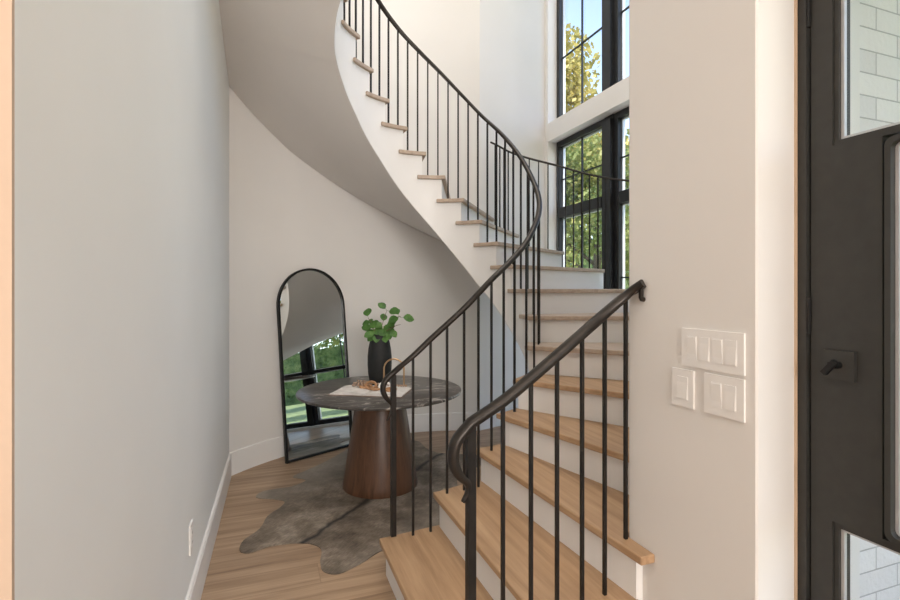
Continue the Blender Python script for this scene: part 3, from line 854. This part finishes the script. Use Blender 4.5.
# brass arch
AC = Vector((.907, 3.663, TZ)); A = empty('arch_sculpture', AC); tag(A, 'slim brass arch ornament standing in front of the black vase', 'ornament')
ap = [AC + CR * (-.075) + UP * z for z in (.012, .06, .125)] + [AC + CR * (-.075 * math.cos(t)) + UP * (.135 + .075 * math.sin(t)) for t in [math.pi * k / 16 for k in range(17)]] + [AC + CR * .075 + UP * z for z in (.125, .06, .012)]
bm = bmesh.new(); tube(bm, ap, .0065, 10); obj('arch', bm, M['brass'], A, smooth=True, angle=50)
bm = bmesh.new(); tube(bm, [AC + CR * .008 + UP * .012, AC + CR * .008 + UP * .12], .004, 8); obj('inner_rod', bm, M['brass'], A, smooth=True, angle=50)
bm = bmesh.new(); c_ = [AC + CR * a + CF * b for a, b in ((-.095, -.025), (.095, -.025), (.095, .025), (-.095, .025))]
prism(bm, [(p.x, p.y) for p in c_], TZ, TZ + .013); bevel(bm, .003); obj('base', bm, M['link'], A)

# ------------------------------------------------------------------ mirror
ML = Vector((.158, 4.392, 0)) + Vector((.457, -.889, 0)) * .055 - Vector((.89, .457, 0)) * .026; MR = Vector((.756, 4.699, 0)) + Vector((.457, -.889, 0)) * .055 - Vector((.89, .457, 0)) * .026
mw = (MR - ML).length; mx_ = (MR - ML).normalized(); mn = Vector((mx_.y, -mx_.x, 0))
lean = R(6.2); mh = 1.635
mup = (UP * math.cos(lean) - mn * math.sin(lean))
mo = mx_.cross(mup); mo = mo if mo.dot(mn) > 0 else -mo
mid_ = (ML + MR) / 2
def mp_(a, b, c): return mid_ + mx_ * a + mup * b + mo * c
def archline(hw, z0, h, n=28):
    r = hw; out = [(-hw, z0), (-hw, z0 + (h - z0 - r) * .5)]
    out += [(-r * math.cos(math.pi * k / n), h - r + r * math.sin(math.pi * k / n)) for k in range(n + 1)]
    out += [(hw, z0 + (h - z0 - r) * .5), (hw, z0)]
    return out
MI = empty('floor_mirror', mid_); tag(MI, 'tall arched floor mirror in a thin black frame leaning on the curved wall', 'mirror')
bm = bmesh.new()
o_ = archline(mw / 2, .003, mh); i_ = archline(mw / 2 - .018, .021, mh - .018)
n = len(o_)
V4 = [[bm.verts.new(mp_(a, b, c)) for a, b in ring] for c, ring in ((.018, o_), (.018, i_), (-.012, i_), (-.012, o_))]
for k in range(4):
    for q in range(n):
        bm.faces.new((V4[k][q], V4[k][(q + 1) % n], V4[(k + 1) % 4][(q + 1) % n], V4[(k + 1) % 4][q]))
obj('frame', bm, M['black'], MI)
bm = bmesh.new()
f_ = [bm.verts.new(mp_(a, b, .004)) for a, b in archline(mw / 2 - .0175, .0205, mh - .0175)]; bm.faces.new(f_)
g_ = [bm.verts.new(mp_(a, b, -.004)) for a, b in archline(mw / 2 - .0175, .0205, mh - .0175)]; bm.faces.new(g_[::-1])
for q in range(len(f_)): bm.faces.new((f_[q], g_[q], g_[(q + 1) % len(f_)], f_[(q + 1) % len(f_)]))
obj('mirror_glass', bm, M['mirror'], MI)

# ------------------------------------------------------------------ cowhide rug
ol = [(-.13, 2.97), (-.115, 3.08), (-.03, 3.2), (.015, 3.36), (.09, 3.46), (.125, 3.55), (.07, 3.61), (-.055, 3.69), (-.02, 3.78), (.08, 3.80), (.19, 3.81), (.29, 3.90), (.20, 4.0), (.30, 4.10), (.42, 4.21), (.56, 4.36), (.70, 4.53), (.78, 4.52), (.95, 4.40), (1.15, 4.36), (1.28, 4.56), (1.36, 4.52), (1.37, 4.28), (1.46, 4.12), (1.72, 3.98), (1.80, 3.86), (1.66, 3.74), (1.42, 3.62), (1.30, 3.35), (1.20, 3.02), (1.0, 2.82), (.78, 2.74), (.60, 2.70), (.47, 2.61), (.35, 2.555), (.28, 2.60), (.272, 2.70), (.29, 2.83), (.24, 2.91), (.15, 2.95), (.03, 2.96), (-.08, 2.925)]
RC = Vector((.62, 3.34, 0)); ra = math.atan2(.41, .43)
loc = [Matrix.Rotation(-ra, 3, 'Z') @ (Vector((x, y, 0)) - RC) for x, y in ol]
cl = catmull(loc, 5, closed=True)
bm = bmesh.new()
prism(bm, [(p.x, p.y) for p in cl], .0006, .0055)
rug = obj('cowhide_rug', bm, M['hide']); rug.location = (RC.x, RC.y, 0); rug.rotation_euler = (0, 0, ra)
tag(rug, 'brown-grey cowhide rug with a dark spine stripe under the round table', 'rug')

# ------------------------------------------------------------------ garden outside
bm = bmesh.new(); box(bm, 3.2, 45, -40, 45, -.6, -.15)
tag(obj('lawn', bm, M['grass']), 'green lawn outside the tall windows', 'lawn', kind='stuff')
bm = bmesh.new(); prism(bm, [(3.3, 1.1), (5.9, 1.1), (6.1, 5.6), (3.3, 5.6)], -.1499, -.12)  # added pale patio, bounces sunlight in through the window
tag(obj('bounce_patio', bm, M['concrete']), 'pale concrete patio added outside the tall window to bounce sunlight indoors', 'path')
bm = bmesh.new(); prism(bm, [(1.56, -4), (3.3, -4), (3.3, 1.0), (1.56, 1.0)], -.3, -.06)
tag(obj('porch_slab', bm, M['concrete']), 'pale concrete porch slab outside the black door', 'porch')
bm = bmesh.new(); box(bm, 1.57, 3.9, -4, 0.99, 3.5, 3.65)  # added slab out of view, keeps the sun off the brick
tag(obj('brick_shade_roof', bm, M['trim']), 'flat white roof added out of view to shade the brick outside the entrance door', 'roof')['kind'] = 'structure'
def leaves(bm, c, rad, n, size, shell=.55):
    for _ in range(n):
        while True:
            v = Vector((random.uniform(-1, 1), random.uniform(-1, 1), random.uniform(-1, 1)))
            if shell < v.length <= 1: break
        p = Vector((c[0] + v.x * rad[0], c[1] + v.y * rad[1], c[2] + v.z * rad[2]))
        a = Vector((random.gauss(0, 1), random.gauss(0, 1), random.gauss(0, 1))).normalized()
        b = a.orthogonal().normalized(); s = size * random.uniform(.6, 1.3)
        d = a.cross(b)
        q = [p + b * s, p + d * s * .55, p - b * s, p - d * s * .55]
        bm.faces.new([bm.verts.new(x) for x in q])
def tree(label, x, y, h, r, mat, n=3200, size=.10, crown=.45, seed=1, trunk=.12, zoff=-.15):
    random.seed(seed)
    e = empty('tree', (x, y, zoff)); tag(e, label, 'tree', 'trees in the garden')
    bm = bmesh.new(); top = Vector((x + .1, y, h * .72))
    tube(bm, [(x, y, zoff + .004), (x + .002, y, zoff + .3), (x + .05, y + .03, h * .3), tuple(top)], trunk, 9, trunk * .4)
    tips = []
    for k in range(9):
        a = k * 2.4; zz = h * random.uniform(.3, .6); L_ = r * random.uniform(.55, .85)
        p1 = Vector((x + .05, y, zz)); p2 = p1 + Vector((math.cos(a) * L_, math.sin(a) * L_, h * random.uniform(.1, .25)))
        tube(bm, [p1, (p1 + p2) / 2 + Vector((0, 0, .1)), p2], trunk * .35, 5, .02); tips.append(p2)
    obj('trunk', bm, M['bark'], e, smooth=True)
    bm = bmesh.new(); k = len(tips) + 4
    for p in tips: leaves(bm, p, (r * .42, r * .42, r * .40), n // k, size, .2)
    for _ in range(4):
        c = (x + random.uniform(-.3, .3) * r, y + random.uniform(-.3, .3) * r, h * random.uniform(.72, .88))
        leaves(bm, c, (r * .5, r * .5, h * .16), n // k, size, .15)
    obj('foliage', bm, mat, e)
tree('yellow-leaved tree seen against the sky in the upper window', 8.0, 13.0, 9.2, 2.1, M['leafy'], 16000, .105, seed=3)
tree('green bushy tree just beyond the tall window unit', 5.9, 8.0, 4.5, 1.6, M['leafg'], 14000, .055, seed=8)
tree('garden tree nearest the window in the mirror reflection', 8.8, 1.4, 5.2, 1.6, M['leafg'], 9000, .07, seed=11, trunk=.09)
tree('slender leaning garden tree reflected in the mirror', 9.0, -3.0, 5.6, 1.6, M['leafg'], 9000, .07, seed=12, trunk=.08)
tree('dark green garden tree at the rear of the reflected lawn', 14.0, -1.2, 7.0, 2.2, M['leafh'], 9000, .11, seed=13)
tree('broad garden tree farthest along the reflected lawn', 14.0, -8.0, 7.5, 2.4, M['leafg'], 9000, .11, seed=14)
tree('tall garden tree beyond the patio opposite the bay window', 14.0, 5.2, 7.0, 2.3, M['leafg'], 9000, .11, seed=15)
def hedge(label, x0, x1, y0, y1, h, seed):
    random.seed(seed)
    e = empty('hedge', ((x0 + x1) / 2, (y0 + y1) / 2, -.15)); tag(e, label, 'hedge', 'hedges in the garden')
    bm = bmesh.new(); box(bm, x0 + .2, x1 - .2, y0 + .2, y1 - .2, -.148, h - .2); obj('branches', bm, M['leafh'], e)
    bm = bmesh.new()
    for _ in range(9000):
        p = Vector((random.uniform(x0, x1), random.uniform(y0, y1), random.uniform(-.02, h + random.uniform(-.15, .15))))
        k = random.randrange(4)
        if k == 0: p.x = x0 + random.uniform(0, .25)
        elif k == 1: p.y = random.choice((y0, y1)) + random.uniform(-.12, .12)
        elif k == 2: p.z = h + random.uniform(-.15, .1)
        a = Vector((random.gauss(0, 1), random.gauss(0, 1), random.gauss(0, 1))).normalized(); b = a.orthogonal().normalized(); d = a.cross(b); s = random.uniform(.06, .12)
        bm.faces.new([bm.verts.new(q) for q in (p + b * s, p + d * s * .6, p - b * s, p - d * s * .6)])
    obj('foliage', bm, M['leafh'], e)
hedge('clipped green hedge behind the trees in the left window', 5.0, 15.5, 17.0, 18.4, 3.4, 21)
hedge('clipped green hedge along the far side of the reflected lawn', 19.0, 20.3, -14.0, 9.0, 2.6, 22)

# ------------------------------------------------------------------ light
w = bpy.data.worlds.new('sky'); S.world = w; w.use_nodes = True
nt = w.node_tree
for n_ in list(nt.nodes): nt.nodes.remove(n_)
out = nt.nodes.new('ShaderNodeOutputWorld'); bg = nt.nodes.new('ShaderNodeBackground'); sky = nt.nodes.new('ShaderNodeTexSky')
sky.sky_type = 'NISHITA'; sky.sun_disc = False; sky.sun_elevation = R(44); sky.sun_rotation = R(174)
sky.air_density = 1.0; sky.dust_density = 0.15; sky.ozone_density = 1.4
bg.inputs[1].default_value = 0.38
hs = nt.nodes.new('ShaderNodeHueSaturation'); hs.inputs['Saturation'].default_value = 0.82
nt.links.new(sky.outputs[0], hs.inputs['Color']); nt.links.new(hs.outputs[0], bg.inputs[0]); nt.links.new(bg.outputs[0], out.inputs[0])
def sun(rot, en, col, ang):
    l = bpy.data.lights.new('sun', 'SUN'); l.energy = en; l.color = col; l.angle = R(ang)
    o = bpy.data.objects.new('sun', l); COL.objects.link(o); o.rotation_euler = rot
sun((R(46), 0, R(6)), 5.4, (1.0, .95, .87), 1.0)
def area(name, loc, rot, sx, sy, en, col):
    l = bpy.data.lights.new(name, 'AREA'); l.shape = 'RECTANGLE'; l.size = sx; l.size_y = sy; l.energy = en; l.color = col
    o = bpy.data.objects.new(name, l); COL.objects.link(o); o.location = loc; o.rotation_euler = rot
area('stairwell_fill', (1.7, 2.9, 5.85), (0, 0, 0), 1.6, 1.6, 50, (1.0, .93, .85))  # added fill from above the stairwell, no fixture modelled
area('foyer_overhead_fill', (-.6, -1.6, 5.85), (0, 0, 0), 3.0, 2.4, 70, (1.0, .91, .82))  # added warm overhead fill, out of view
area('foyer_back_fill', (.0, -7.6, 2.9), (R(92), 0, R(-2)), 3.2, 3.0, 410, (1.0, .955, .91))  # added large fill behind the camera for the back wall and soffit

S.view_settings.view_transform = 'Standard'
S.view_settings.look = 'None'
S.view_settings.exposure = 0.3
S.cycles.use_denoising = True
S.cycles.max_bounces = 10; S.cycles.diffuse_bounces = 6; S.cycles.transparent_max_bounces = 24
S.cycles.sample_clamp_indirect = 6
